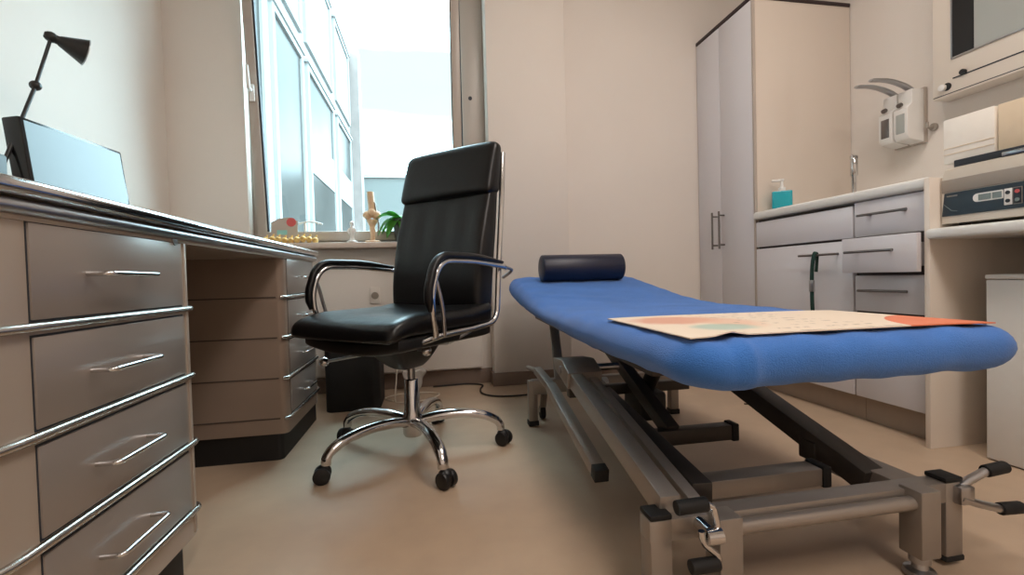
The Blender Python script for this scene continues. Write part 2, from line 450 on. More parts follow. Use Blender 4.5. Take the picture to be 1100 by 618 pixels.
me_ = MB(); me_.soft((-.088, -.17, .305), (.088, .10, .425), .04, 10, lambda p: Vector((p.x*(1-.45*max(0, (.40-p.z)/.08)), p.y*(1-.5*max(0, (.40-p.z)/.08)), p.z)))
me_.cyl((0, 0, .31), (0, 0, .36), .03, n=20)
me_.build('tilt_mechanism', M['black'], ch)
MB().soft((-.215, -.27, .405), (.215, .20, .45), .016, 10, lambda p: Vector((p.x, p.y, p.z-.022*(1-min(1, (p.x/.2)**2))))).build('seat_pan', M['black'], ch)
def lever(p0, p1, r):
    l = MB().tube([p0, (Vector(p0)+Vector(p1))/2, p1], .005, 10).build('lever', M['chrome2'], ch)
    MB().ball(p1, r, n=18).build('knob', M['chrome'], l)
lever((.05, -.03, .375), (.142, -.075, .382), .017)
lever((-.05, -.08, .37), (-.226, -.186, .338), .017)
def seatfn(p):
    x, y, z = p
    t = max(0, (-y-.17)/.13)          # waterfall front
    z2 = z-.026*t*t+.010*t*(1 if z < .47 else 0)
    z2 += .008*(min(1, abs(x)/.235)**2.5)*(1 if z > .47 else .2)    # raised side bolsters
    z2 += .018*max(0, (y-.05)/.15)*(1 if z > .47 else 0)
    z2 -= .008*math.exp(-((x/.12)**2+((y+.05)/.14)**2)) if z > .47 else 0
    return Vector((x, y, z2))
MB().soft((-.235, -.312, .446), (.235, .195, .508), .030, 18, seatfn).build('seat', M['leather'], ch, 180)
def bk(z):     # front face of the back cushion, with a lumbar bulge (distance behind the column)
    P = [(.40, .130), (.52, .118), (.62, .122), (.78, .160), (.95, .214), (1.12, .256), (1.2, .27)]
    for (z0, b0), (z1, b1) in zip(P, P[1:]):
        if z <= z1:
            t = (z-z0)/(z1-z0); return b0+(b1-b0)*t
    return P[-1][1]
def fk(z):     # rear line of the back, followed by the chrome side frame
    return .212+.084*(z-.47)/.65
def backfn(p):
    x, y, z = p
    k = (y+.025)/.05
    zs = sum(bk(z+d) for d in (-.05, -.025, 0, .025, .05))/5
    yy = zs*(1-k)+fk(z)*k+.010*(1-k)*(1-min(1, (x/.22)**2))
    w = 1-.03*abs((z-.8)/.35)
    if k < .5: yy += .0034*math.sin(x*62)*max(0, 1-abs(z-.80)/.16)
    return Vector((x*w, yy, z))
MB().soft((-.224, -.025, .45), (.224, .025, 1.118), .024, 22, backfn).build('backrest', M['leather'], ch, 180)
def headfn(p):
    x, y, z = p
    t = (z-.925)/.205
    k = (y+.050)/.078
    return Vector((x*(1-.015*t), (bk(z)-.022+.012*max(0, t)**2)*(1-k)+(fk(z)+.004)*k, z-.006*(abs(x)/.23)**4))
MB().soft((-.229, -.050, .925), (.229, .028, 1.133), .030, 16, headfn).build('headrest', M['leather2'], ch, 180)
for sg in (1, -1):
    x = sg*.229
    pth = [(x*.985, fk(1.085), 1.085), (x, fk(.95), .95), (x, fk(.8), .80), (x, fk(.62), .62), (x, .214, .45), (x, .05, .442), (x, -.10, .440), (x*.9, -.17, .425)]
    fp = [pth[0], pth[1], pth[2], pth[3]]+fillet([pth[3], pth[4], pth[5]], .06)[1:-1]+pth[5:]
    MB().tube(fp, .0105, 12).build('side_frame', M['chrome'], ch)
    sp_ = MB(); sp_.bar((x, .05, .437), (x*.82, -.02, .402), .018, .010, .003); sp_.bar((x*.82, -.02, .402), (x*.6, -.03, .40), .018, .010, .003); sp_.build('frame_bracket', M['chrome2'], ch)
    sp_ = MB(); sp_.bar((x, -.13, .437), (x*.7, -.17, .405), .016, .010, .003)
    sp_.build('frame_bracket', M['chrome2'], ch)
    ax_ = sg*.272
    core = fillet([(ax_*.96, -.165, .445), (ax_, -.195, .56), (ax_, -.155, .668), (ax_, .02, .668), (ax_, .215, .652), (ax_*.88, .262, .648)], [0, .07, .07, .05, .03, 0], 7)
    ar = MB().tube(core, .0095, 12).build('armrest', M['chrome'], ch)
    pc = fillet([(ax_, -.198, .52), (ax_, -.207, .575), (ax_, -.168, .684), (ax_, .02, .684), (ax_, .195, .668)], [0, .06, .075, .05, 0], 8)
    n = len(pc)
    MB().tube(pc, [.006]+[.0145]*(n-2)+[.006], 12, upv=(0, -1, 0), flat=.8).build('arm_pad', M['leather2'], ar)
    MB().tube(spline([(ax_*.96, -.125, .442), (ax_, -.142, .52), (ax_, -.165, .60), (ax_, -.185, .635)], 4), .006, 10).build('inner_stay', M['chrome2'], ar)
    MB().tube(fillet([(ax_, .21, .652), (ax_*1.0, .272, .640), (x, .262, .612)], .03), .006, 10).build('rear_loop', M['chrome2'], ar)

# ------------------------------------------------------------------ treatment table
bed = thing('treatment_table', 'height-adjustable treatment table with blue terry cover on grey lifting frame', 'treatment table', (0, 0, 0))
def mtop(y):
    t = max(0, (y-1.50)/.95); t = min(t, 1.05)
    return .495+.118*(t*t*(3-2*t) if t < 1 else 1+(t-1)*.1)
def mbot(y):
    t = max(0, (y-1.75)/.62)
    return .413+.035*max(0, (y-1.2)/.8)+.045*t*t
def mfn(p):
    x, y, z = p
    k = (z+1)/2     # 0 bottom .. 1 top
    zz = mbot(y)*(1-k)+mtop(y)*k
    # slight crown and sag of the cloth
    e = min(1, abs(x-.725)/.325)
    if k > .6: zz += .003*(1-e**4)
    zz += .0018*math.sin(x*31+y*17)*math.sin(y*23-x*9)+.0012*math.sin(x*67-y*41+2*math.sin(y*19))
    # pulled-up seam on the foot end
    g = math.exp(-((x-.50)/.010)**2)*max(0, 1-(y-.66)/.08 if y > .66 else 1)
    if k > .3: zz += .010*g*k
    y2 = y-.010*g
    # lower edge turned inwards
    inw = .025*max(0, .5-k)*2
    x2 = .725+(x-.725)*(1-inw*1.6); x2 += (x-.395)*.085*max(0, 1-(y-.66)/1.7)
    return Vector((x2, y2+(.02*inw if y < 1 else -.02*inw), zz))
mt = MB()
def soft_slab(mb, x0, x1, y0, y1, r, planr, nx, ny, nz, fn):
    """closed slab: top grid, bottom grid and a rounded edge band (z in -1..1)"""
    t = bmesh.new(); hx, hy = (x1-x0)/2, (y1-y0)/2; cx, cy = (x0+x1)/2, (y0+y1)/2
    def outline(inset):
        out = []
        pr = max(.004, planr-inset); ax, ay = hx-inset, hy-inset
        seg = []
        def line(a, b, n):
            for i in range(n): seg.append((a[0]+(b[0]-a[0])*i/n, a[1]+(b[1]-a[1])*i/n))
        def arc(c, a0, n):
            for i in range(n): a = a0+i/n*PI/2; seg.append((c[0]+pr*math.cos(a), c[1]+pr*math.sin(a)))
        line((ax, -ay+pr), (ax, ay-pr), ny); arc((ax-pr, ay-pr), 0, 8)
        line((ax-pr, ay), (-ax+pr, ay), nx); arc((-ax+pr, ay-pr), PI/2, 8)
        line((-ax, ay-pr), (-ax, -ay+pr), ny); arc((-ax+pr, -ay+pr), PI, 8)
        line((-ax+pr, -ay), (ax-pr, -ay), nx); arc((ax-pr, -ay+pr), 1.5*PI, 8)
        return seg
    rings = []
    lev = []
    m = 6
    for i in range(-m, m+1):
        a = i/m*PI/2; lev.append((r*(1-math.cos(a)), math.sin(a)))
    ins_top = [r+.02, r+.06, r+.12, r+.19, r+.26]
    full = [(i_, -1.0) for i_ in ins_top[::-1]]+lev+[(i_, 1.0) for i_ in ins_top]
    for ins, z in full:
        rings.append([t.verts.new(fn(Vector((cx+x, cy+y, z)))) for x, y in outline(ins)])
    n = len(rings[0])
    for A, B in zip(rings, rings[1:]):
        for k in range(n): t.faces.new((A[k], A[(k+1) % n], B[(k+1) % n], B[k]))
    for ring in (rings[0], rings[-1]):
        # strip fill across the remaining narrow outline
        f_ = t.faces.new(ring)
        bmesh.ops.triangulate(t, faces=[f_])
    bmesh.ops.recalc_face_normals(t, faces=t.faces)
    return mb._merge(t)
soft_slab(mt, .395, 1.055, .655, 2.355, .042, .075, 40, 60, 8, mfn)
mt.build('mattress', M['sheet'], bed, 180)
# under-frame of the lying surface
uf = MB()
for x in (.50, .95): uf.bar((x, .95, .395), (x, 2.10, .43), .03, .03)
for y in (1.05, 1.5, 2.0): uf.bar((.50, y, .392+.03*max(0, y-1)), (.95, y, .392+.03*max(0, y-1)), .03, .025)
uf.build('lying_frame', M['greyd'], bed)
# foot-end frame
def post(x, y, w, d, z0, z1, m=M['grey']):
    return MB().box((x-w/2, y-d/2, z0), (x+w/2, y+d/2, z1), .003).build('post', m, bed)
def cap(p, x, y, w, d, z0, z1):
    MB().box((x-w/2, y-d/2, z0), (x+w/2, y+d/2, z1), .003).build('end_cap', M['rubber'], p)
for x in (.392, 1.034):
    p = post(x, .765, .042, .042, .018, .172); cap(p, x, .765, .043, .043, .172, .182); cap(p, x, .765, .046, .046, .010, .022)
for x in (.508, .936):
    p = post(x, .735, .046, .046, .045, .178)
    MB().lathe([(0, .0), (.024, .0), (.028, .006), (.026, .014), (.014, .018), (.012, .028), (.018, .03), (.018, .05), (0, .05)], 20, Matrix.Translation((x, .735, 0))).build('levelling_foot', M['chrome2'], p)
bb = MB(); bb.bar((.37, .765, .152), (1.056, .765, .152), .040, .040); bb.build('cross_beam', M['grey'], bed)
MB().cyl((.525, .733, .150), (.92, .733, .150), .0135, n=18).build('front_tube', M['grey'], bed)
# foot pedals: bent chrome rods with black grips on both sides
fp_ = MB(); fp_.tube(fillet([(.455, .705, .214), (.468, .705, .208), (.476, .705, .172), (.466, .700, .158)], .012), .0058, 10)
fp_.tube(fillet([(.442, .70, .172), (.445, .70, .150), (.470, .70, .128), (.474, .70, .118), (.470, .70, .112)], .012), .0058, 10)
fp_.cyl((.45, .70, .160), (.478, .70, .160), .014, n=16); fp_.cyl((.466, .70, .160), (.466, .75, .160), .012)
fo = fp_.build('foot_pedal', M['chrome'], bed)
MB().cyl((.398, .705, .214), (.456, .705, .215), .0125, n=16, bev=.003).build('pedal_grip', M['rubber'], fo)
MB().cyl((.420, .70, .112), (.473, .70, .112), .0125, n=16, bev=.003).build('pedal_grip', M['rubber'], fo)
fp_ = MB(); fp_.tube([(1.035, .745, .155), (1.07, .745, .172), (1.118, .745, .188)], .0085, 10)
fp_.tube([(1.035, .735, .145), (1.08, .735, .128), (1.14, .735, .110)], .0085, 10)
fp_.box((1.03, .728, .13), (1.066, .752, .168), .006)
fo = fp_.build('foot_pedal', M['chrome2'], bed)
MB().cyl((1.112, .745, .187), (1.165, .745, .191), .0125, n=16, bev=.003).build('pedal_grip', M['rubber'], fo)
MB().cyl((1.134, .735, .111), (1.19, .735, .108), .0125, n=16, bev=.003).build('pedal_grip', M['rubber'], fo)
# lifting arms
def arm(p0, p1, w, h, m):
    return MB().bar(p0, p1, w, h, .003).build('lift_arm', m, bed)
arm((.42, .765, .182), (.435, 1.42, .305), .040, .048, M['grey'])
arm((.475, .775, .178), (.492, 1.44, .300), .026, .030, M['grey'])
arm((.522, .82, .168), (.632, 1.812, .195), .042, .05, M['greyd'])
arm((.70, 1.25, .135), (.72, 1.95, .38), .04, .045, M['greyd'])
pb = MB().prism([(1.34, .265), (1.48, .30), (1.50, .335), (1.40, .345), (1.33, .315)], .405, .515, .003, Matrix(((0, 0, 1, 0), (1, 0, 0, 0), (0, 1, 0, 0), (0, 0, 0, 1)))).build('pivot_bracket', M['grey'], bed)
MB().cyl((.40, 1.41, .312), (.60, 1.41, .312), .012).build('pivot_pin', M['chrome2'], pb)
arm((.975, .865, .128), (.945, 1.65, .365), .060, .052, M['greyd'])
MB().box((.965, .78, .105), (1.035, 1.03, .155), .003).build('base_rail', M['grey'], bed)
MB().box((.935, .985, .125), (.99, 1.035, .175), .004).build('rail_bracket', M['greyd'], bed)
# cross tubes between the arms
def xt(x0, x1, y, z, h, d, m=M['grey']):
    o = MB().box((x0, y-d/2, z-h/2), (x1, y+d/2, z+h/2), .003).build('cross_tube', m, bed)
    for a, b2 in ((x0-.022, x0), (x1, x1+.022)): MB().box((a, y-d/2-.003, z-h/2-.004), (b2, y+d/2+.003, z+h/2+.004), .004).build('end_cap', M['rubber'], o)
xt(.58, .858, .905, .142, .040, .05)
xt(.56, .885, 1.25, .125, .045, .04, M['greyd'])
MB().bar((.47, 1.55, .20), (.93, 1.55, .20), .035, .035).build('cross_tube', M['greyd'], bed)
# head-end frame
MB().box((.40, 1.81, .132), (1.045, 1.85, .188), .004).build('cross_beam', M['grey'], bed)
for x in (.402, 1.03):
    p = post(x, 1.83, .036, .036, .014, .186); cap(p, x, 1.83, .042, .042, 0, .022)
for x in (.50, .95):
    MB().bar((x+.02, 1.83, .18), (x+.06, 2.06, .425), .04, .03).build('strut', M['grey'], bed)
MB().cyl((.655, 1.795, .163), (.715, 1.795, .163), .024, n=18, bev=.004).build('pivot_sleeve', M['white'], bed)
pu = MB(); pu.cyl((.74, 1.55, .13), (.76, 1.42, .34), .026, n=18); pu.box((.70, 1.46, .10), (.80, 1.60, .20), .012)
pu.build('hydraulic_pump', M['black'], bed)
MB().cyl((.76, 1.42, .32), (.765, 1.38, .395), .012).build('piston_rod', M['chrome2'], bed)
# transport castor with small fork
cst = MB(); cst.cyl((.448, 1.90, .03), (.470, 1.90, .03), .028, n=20, bev=.004); co = cst.build('castor', M['rubber'], bed)
MB().bar((.459, 1.90, .03), (.459, 1.86, .12), .028, .01).build('castor_fork', M['grey'], co)
# side foot lever
sl = MB(); sl.tube([(.402, 1.90, .225), (.405, 1.72, .245)], .010, 10)
sl.bar((.40, 1.72, .25), (.402, 1.52, .228), .030, .026); sl.bar((.402, 1.53, .23), (.392, 1.05, .133), .034, .030)
so = sl.build('side_lever', M['grey'], bed)
MB().bar((.3924, 1.06, .135), (.3918, 1.03, .129), .036, .032, .002).build('end_cap', M['rubber'], so)

# mat on the table
def matprint():
    m = bpy.data.materials.new('printed_mat'); m.use_nodes = True; nt = m.node_tree; b = nt.nodes['Principled BSDF']
    b.inputs['Roughness'].default_value = .45
    tc = nt.nodes.new('ShaderNodeTexCoord'); sx = nt.nodes.new('ShaderNodeSeparateXYZ'); nt.links.new(tc.outputs['Object'], sx.inputs[0])
    def math_(op, a, b2=None, v=None):
        n = nt.nodes.new('ShaderNodeMath'); n.operation = op
        nt.links.new(a, n.inputs[0])
        if b2 is not None: nt.links.new(b2, n.inputs[1])
        if v is not None: n.inputs[1].default_value = v
        return n.outputs[0]
    def mix(fac, a, col):
        n = nt.nodes.new('ShaderNodeMix'); n.data_type = 'RGBA'
        nt.links.new(fac, n.inputs['Factor'])
        if isinstance(a, tuple): n.inputs['A'].default_value = a
        else: nt.links.new(a, n.inputs['A'])
        n.inputs['B'].default_value = (*lin(col), 1); return n.outputs['Result']
    def blotch(cx, cy, rx, ry, soft=.25):
        a = math_('MULTIPLY', math_('ADD', sx.outputs[0], v=-cx), v=1/rx); c = math_('MULTIPLY', math_('ADD', sx.outputs[1], v=-cy), v=1/ry)
        d = math_('SQRT', math_('ADD', math_('MULTIPLY', a, a), math_('MULTIPLY', c, c)))
        no = nt.nodes.new('ShaderNodeTexNoise'); no.inputs['Scale'].default_value = 25; nt.links.new(tc.outputs['Object'], no.inputs['Vector'])
        d = math_('ADD', d, math_('MULTIPLY', no.outputs['Fac'], v=.5))
        r = nt.nodes.new('ShaderNodeMapRange'); r.inputs['From Min'].default_value = 1.2+soft; r.inputs['From Max'].default_value = 1.2-soft; nt.links.new(d, r.inputs['Value'])
        return r.outputs['Result']
    base = (*lin((236, 220, 200)), 1)
    c = mix(math_('MULTIPLY', blotch(.54, .95, .09, .08), v=.75), base, (214, 140, 112))
    c = mix(math_('MULTIPLY', blotch(.62, .88, .06, .10), v=.6), c, (226, 178, 150))
    c = mix(math_('MULTIPLY', blotch(.56, .80, .06, .05), v=.7), c, (150, 190, 180))
    # rows of small grey text strokes
    wv = math_('FRACT', math_('MULTIPLY', sx.outputs[1], v=26)); row = math_('LESS_THAN', wv, v=.28)
    no = nt.nodes.new('ShaderNodeTexNoise'); no.inputs['Scale'].default_value = 60; mp = nt.nodes.new('ShaderNodeMapping'); mp.inputs['Scale'].default_value = (1, .4, 1)
    nt.links.new(tc.outputs['Object'], mp.inputs[0]); nt.links.new(mp.outputs[0], no.inputs['Vector'])
    txt = math_('MULTIPLY', row, math_('GREATER_THAN', no.outputs['Fac'], v=.56))
    txt = math_('MULTIPLY', txt, math_('MULTIPLY', math_('GREATER_THAN', sx.outputs[0], v=.62), math_('LESS_THAN', sx.outputs[0], v=.86)))
    c = mix(math_('MULTIPLY', txt, v=.45), c, (110, 96, 84))
    # orange end with a curved edge
    # orange corner with a curved edge
    dx_ = math_('ADD', sx.outputs[0], v=-1.12); dy_ = math_('MULTIPLY', math_('ADD', sx.outputs[1], v=-.60), v=1.0)
    e = math_('ADD', math_('MULTIPLY', dx_, dx_), math_('MULTIPLY', dy_, dy_))
    c = mix(math_('LESS_THAN', e, v=.075), c, (228, 128, 92))
    nt.links.new(c, b.inputs['Base Color'])
    return m
mm = MB(); t = bmesh.new(); cor = [Vector((.424, .695)), Vector((1.05, .685)), Vector((1.035, 1.03)), Vector((.432, 1.073))]
NX, NY = 40, 16
def mp_(u, v): return (cor[0]*(1-u)+cor[1]*u)*(1-v)+(cor[3]*(1-u)+cor[2]*u)*v
def matz(p, e):
    return .4985+.003*(1-min(1, abs(p.x-.725)/.325)**4)+.0022+e+.007*math.exp(-((p.x-.50)/.02)**2)*max(0, 1-(p.y-.69)/.06)
gA = [[t.verts.new((*mp_(i/NX, j/NY), matz(mp_(i/NX, j/NY), .0022))) for j in range(NY+1)] for i in range(NX+1)]
gB = [[t.verts.new((*mp_(i/NX, j/NY), matz(mp_(i/NX, j/NY), 0))) for j in range(NY+1)] for i in range(NX+1)]
for i in range(NX):
    for j in range(NY):
        t.faces.new((gA[i][j], gA[i+1][j], gA[i+1][j+1], gA[i][j+1])); t.faces.new((gB[i][j+1], gB[i+1][j+1], gB[i+1][j], gB[i][j]))
for i in range(NX):
    t.faces.new((gA[i+1][0], gA[i][0], gB[i][0], gB[i+1][0])); t.faces.new((gA[i][NY], gA[i+1][NY], gB[i+1][NY], gB[i][NY]))
for j in range(NY):
    t.faces.new((gA[0][j], gA[0][j+1], gB[0][j+1], gB[0][j])); t.faces.new((gA[NX][j+1], gA[NX][j], gB[NX][j], gB[NX][j+1]))
mm._merge(t)
tag(mm.build('printed_mat', matprint(), None, 30), 'cream printed mat with an orange end lying across the foot of the blue table', 'mat')

# bolster
bo = thing('bolster', 'dark navy cylindrical bolster cushion at the head of the blue table', 'bolster', (.730, 2.13, mtop(2.13)+.069), R(0))
MB().cyl((-.205, 0, 0), (.205, 0, 0), .064, n=36, bev=.012).build('cover', M['navy'], bo)
pp = MB()
for x in (-.1975, .1975): pp.tube([(x, .0615*math.cos(a), .0615*math.sin(a)) for a in [2*PI*k/36 for k in range(36)]], .0022, 8, True)
pp.build('piping', M['navy'], bo)

# ------------------------------------------------------------------ right side: fitted furniture
CX = 1.66
def pull(parent, y0, y1, z, x=CX, off=.032, vert=False, name='handle'):
    m = MB()
    if not vert:
        m.cyl((x-off, y0, z), (x-off, y1, z), .005, n=12)
        for y in (y0+.03*(y1-y0)/.2, y1-.03*(y1-y0)/.2): m.cyl((x+.001, y, z), (x-off, y, z), .0042, n=10)
    else:
        m.cyl((x-off, y0, z), (x-off, y0, y1), .005, n=12)
        for zz in (z+.03, y1-.03): m.cyl((x+.001, y0, zz), (x-off, y0, zz), .0042, n=10)
    return m.build(name, M['steel'], parent)
tc_ = thing('tall_cabinet', 'tall white two-door cabinet in the corner with dark top edge', 'cabinet', (0, 0, 0))
MB().box((CX+.02, 2.118, .06), (XR-.004, 2.592, 2.0)).build('carcass', M['cab'], tc_)
MB().box((CX+.004, 2.100, .0), (XR-.004, 2.1185, 2.003), .001).build('side_panel', M['cabgloss'], tc_)
MB().box((CX-.002, 2.094, .0), (CX+.012, 2.106, 2.003), .001).build('edge_strip', M['frame'], tc_)
MB().box((CX-.004, 2.096, 2.003), (XR-.004, 2.592, 2.022), .002).build('top_panel', M['dark'], tc_)
MB().box((CX+.05, 2.13, 0), (CX+.07, 2.59, .06)).build('plinth', M['plinth'], tc_)
d = MB().box((CX, 2.106, .065), (CX+.0195, 2.372, 2.0), .0015).build('door', M['cab'], tc_)
hm = MB(); hm.cyl((CX-.034, 2.348, .742), (CX-.034, 2.348, .955), .0055, n=12)
for zz in (.765, .932): hm.cyl((CX+.001, 2.348, zz), (CX-.034, 2.348, zz), .0045, n=10)
hm.build('handle', M['steel'], d)
d = MB().box((CX, 2.376, .065), (CX+.0195, 2.592, 2.0), .0015).build('door', M['cab'], tc_)
hm = MB(); hm.cyl((CX-.034, 2.412, .742), (CX-.034, 2.412, .955), .0055, n=12)
for zz in (.765, .932): hm.cyl((CX+.001, 2.412, zz), (CX-.034, 2.412, zz), .0045, n=10)
hm.build('handle', M['steel'], d)

sk = thing('sink_cabinet', 'white base cabinet with blank front above a door, next to the tall cabinet', 'cabinet', (0, 0, 0))
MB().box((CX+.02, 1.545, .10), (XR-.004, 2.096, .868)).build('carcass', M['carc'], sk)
MB().box((CX, 1.549, .732), (CX+.0195, 2.092, .858), .0015).build('front_panel', M['cab'], sk)
d = MB().box((CX, 1.549, .105), (CX+.0195, 2.092, .722), .0015).build('door', M['cab'], sk)
pull(d, 1.585, 1.785, .672)
MB().box((CX+.05, 1.545, 0), (CX+.07, 2.096, .10)).build('plinth', M['plinth'], sk)

dc = thing('drawer_cabinet', 'white drawer cabinet with second drawer slightly pulled out, beside the low worktop', 'cabinet', (0, 0, 0))
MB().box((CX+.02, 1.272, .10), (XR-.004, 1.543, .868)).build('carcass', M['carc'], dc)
for z0, z1, out in ((.733, .868, 0), (.594, .726, .06), (.444, .582, 0), (.105, .434, 0)):
    dr = MB().box((CX-out, 1.276-.016*(out > 0), z0), (CX+.0195-out, 1.540, z1), .0015)
    if out: dr.box((CX-.045, 1.29, z0+.02), (CX+.3, 1.302, z1-.03)); dr.box((CX-.045, 1.515, z0+.02), (CX+.3, 1.527, z1-.03)); dr.box((CX-.045, 1.30, z0+.02), (CX+.3, 1.52, z0+.03))
    dr = dr.build('drawer', M['cab'], dc)
    pull(dr, 1.315, 1.50, (z0+z1)/2+.012 if z0 > .2 else .38, CX-out)
MB().box((CX+.05, 1.272, 0), (CX+.07, 1.543, .10)).build('plinth', M['plinth'], dc)

ct = MB().prism([(CX-.012, 1.262), (CX-.012, 2.094), (XR-.004, 2.094), (XR-.004, 1.262)], .872, .912, .012)
tag(ct.build('countertop', M['top']), 'pale laminate countertop above the white cabinets carrying the soap bottle', 'countertop')
ep = MB().box((1.632, 1.243, 0), (XR-.004, 1.2605, .905), .001)
tag(ep.build('end_panel', M['gable']), 'cream upright end panel between the drawer cabinet and the low worktop', 'panel')
wt = thing('worktop', 'lower white worktop on the right carrying the dark-panelled appliance', 'worktop', (XR, 1.2415, .70))
MB().prism([(1.615-XR, -.94), (1.615-XR, 0), (-.004, 0), (-.004, -.94)], 0, .035, .010).build('top_board', M['top'], wt)
MB().box((1.83-XR, -.39, -.045), (1.90-XR, -.14, .001), .004).build('cable_tray', M['black'], wt)
MBt = MB().box((1.66, .305, 0), (XR-.004, .323, .699)); tag(MBt.build('support_panel', M['gable']), 'cream upright support panel under the near end of the low worktop', 'panel')
bn = thing('waste_bin', 'plain white box-shaped bin on the floor below the low worktop', 'bin', (1.84, .95, 0))
MB().box((-.132, -.19, .004), (.132, .19, .565), .004).build('body', M['white'], bn)
MB().box((-.134, -.192, .567), (.134, .192, .581), .004).build('lid', M['white'], bn)
MB().box((-.12, -.18, 0), (.12, .18, .006)).build('base', M['gasket'], bn)

# soap bottle
sb = thing('soap_bottle', 'turquoise soap bottle with white pump on the countertop', 'soap bottle', (1.765, 2.035, .912), R(-40))
MB().prism(rrect(-.045, -.026, .045, .026, [.012]*4), 0, .098, .006).build('bottle', M['soap'], sb)
MB().lathe([(.016, .096), (.016, .116), (.008, .12), (.006, .15), (.010, .152), (.010, .160), (0, .160)], 18).box((-.045, -.006, .148), (.008, .006, .160), .003).build('pump', M['white'], sb)

# tap
tp_ = thing('faucet', 'chrome upright tap at the wall end of the countertop', 'faucet', (2.08, 1.93, .912))
MB().lathe([(0, 0), (.026, 0), (.024, .012), (.013, .022), (.011, .03), (.011, .15), (.016, .16), (.016, .235), (.012, .245), (0, .245)], 20).build('column', M['chrome'], tp_)
MB().box((-.018, -.009, .235), (.018, .009, .258), .005).build('lever', M['chrome'], tp_)
kn = thing('sink_knob', 'small round chrome knob beside the tap on the countertop', 'knob', (2.03, 1.95, .912))
MB().lathe([(0, 0), (.034, 0), (.036, .008), (.028, .026), (.014, .036), (0, .038)], 24).build('dome', M['chrome'], kn)

# lanyard hanging on the door handle
ln = thing('lanyard', 'dark green strap with metal buckle hanging from the cabinet door handle', 'lanyard', (0, 0, 0))
hx = CX-.032
MB().tube(spline([(hx+.008, 1.700, .60), (hx+.009, 1.696, .655), (hx+.005, 1.692, .680), (hx-.006, 1.690, .682), (hx-.012, 1.694, .655), (hx-.010, 1.703, .60), (hx-.008, 1.706, .53), (hx-.008, 1.705, .45), (hx-.006, 1.70, .40)], 6), .0085, 10, upv=(1, 0, 0), flat=.3).build('strap', M['green'], ln)
MB().box((hx-.014, 1.695, .515), (hx-.003, 1.717, .565), .002).build('buckle', M['chrome2'], ln)

# wall dispensers
def dispenser(y0, y1, label, wincol, ztop):
    o = thing('soap_dispenser', label, 'dispenser', (XR, (y0+y1)/2, 1.18), 0, 'wall dispensers above the countertop')
    h = (y1-y0)/2-.003
    bd = MB()
    # profile in (x,z): deeper lower housing, thinner head
    m = Matrix(((1, 0, 0, 0), (0, 0, 1, 0), (0, 1, 0, 0), (0, 0, 0, 1)))
    bd.prism([(-.02, .0), (-.10, .012), (-.112, .03), (-.112, .150), (-.085, .175), (-.085, .235), (-.02, .238)], -h, h, .003, m)
    bd.build('housing', M['white'], o)
    MB().box((-.1135, -h*.62, .040), (-.108, h*.62, .128), .002).build('sight_window', wincol, o)
    MB().box((-.02, -h-.002, -.006), (-.001, h+.002, .246), .003).build('back_plate', M['frame'], o)
    MB().cyl((-.108, 0, .172), (-.122, 0, .165), .010, n=14).build('nozzle', M['steel'], o)
    lv = spline([(-.05, 0, .240), (-.10, 0, .262), (-.18, 0, .278), (-.27, 0, .275)], 6)
    MB().tube(lv, [.016]+[.017]*(len(lv)-2)+[.012], 12, upv=(0, 0, 1), flat=.42).build('elbow_lever', M['chrome2'], o)
    return o
dispenser(1.787, 1.856, 'left wall dispenser with grey sight window and elbow lever, nearer the tall cabinet', M['steel'], 1)
dispenser(1.716, 1.785, 'right wall dispenser with pale bottle in its window and elbow lever', M['frost'], 1)

# light box on the wall
xv = thing('light_box', 'grey wall-mounted viewing box with frosted panel above the appliance', 'viewing box', (XR, 0, 0))
q0, q1, zb, zt = 1.02, 1.632, 1.322, 1.95
MB().box((-.088, q0, zb), (-.001, q1, zt), .005).build('housing', M['cream'], xv)
fr = MB(); 
fr.box((-.094, q0, 1.468), (-.087, q1-.075, 1.474), .001); fr.box((-.094, q1-.079, 1.468), (-.087, q1-.073, zt-.05), .001)
fr.build('bezel', M['chrome2'], xv)
MB().box((-.0905, q0+.03, 1.474), (-.086, q1-.155, zt-.05)).build('frosted_panel', M['frost'], xv)
MB().box((-.0905, q1-.155, 1.474), (-.086, q1-.079, zt-.05)).build('film_strip', M['black'], xv)
MB().box((-.0895, q0, 1.386), (-.086, q1-.078, 1.391)).build('slot', M['gasket'], xv)
MB().cyl((-.088, 1.513, 1.397), (-.102, 1.513, 1.397), .011, n=18, bev=.002).build('knob', M['black'], xv)
MB().cyl((-.088, 1.588, 1.362), (-.104, 1.588, 1.362), .0135, n=18, bev=.002).build('switch_knob', M['white'], xv)
MB().cyl((-.088, 1.575, 1.362), (-.091, 1.575, 1.362), .016, n=18).build('knob_ring', M['black'], xv)
MB().box((-.0893, q0, 1.330), (-.086, q1-.004, 1.333)).build('lower_seam', M['gasket'], xv)

# appliance
ap_ = thing('sterilizer', 'cream bench appliance with dark control panel and display on the low worktop', 'appliance', (1.67, 1.0, .735))
m = Matrix(((1, 0, 0, 0), (0, 0, 1, 0), (0, 1, 0, 0), (0, 0, 0, 1)))
MYZ = Matrix(((0, 0, 1, 0), (1, 0, 0, 0), (0, 1, 0, 0), (0, 0, 0, 1)))
MB().prism([(.0, .014), (.0, .158), (.012, .190), (.03, .198), (.36, .198), (.36, .014)], -.32, .237, .004, m).build('housing', M['enamel'], ap_)
MB().box((-.0015, -.315, .114), (.004, .234, .156), .001).build('grey_band', M['cream2'], ap_)
MB().prism([(.233, .038), (.225, .112), (-.30, .112), (-.30, .038)], -.002, .003, 0, MYZ).build('control_panel', M['panelblue'], ap_)
MB().prism(rrect(.069, .071, .145, .097, [.003, .012, .012, .003]), -.0035, 0, 0, MYZ).build('display_surround', M['white'], ap_)
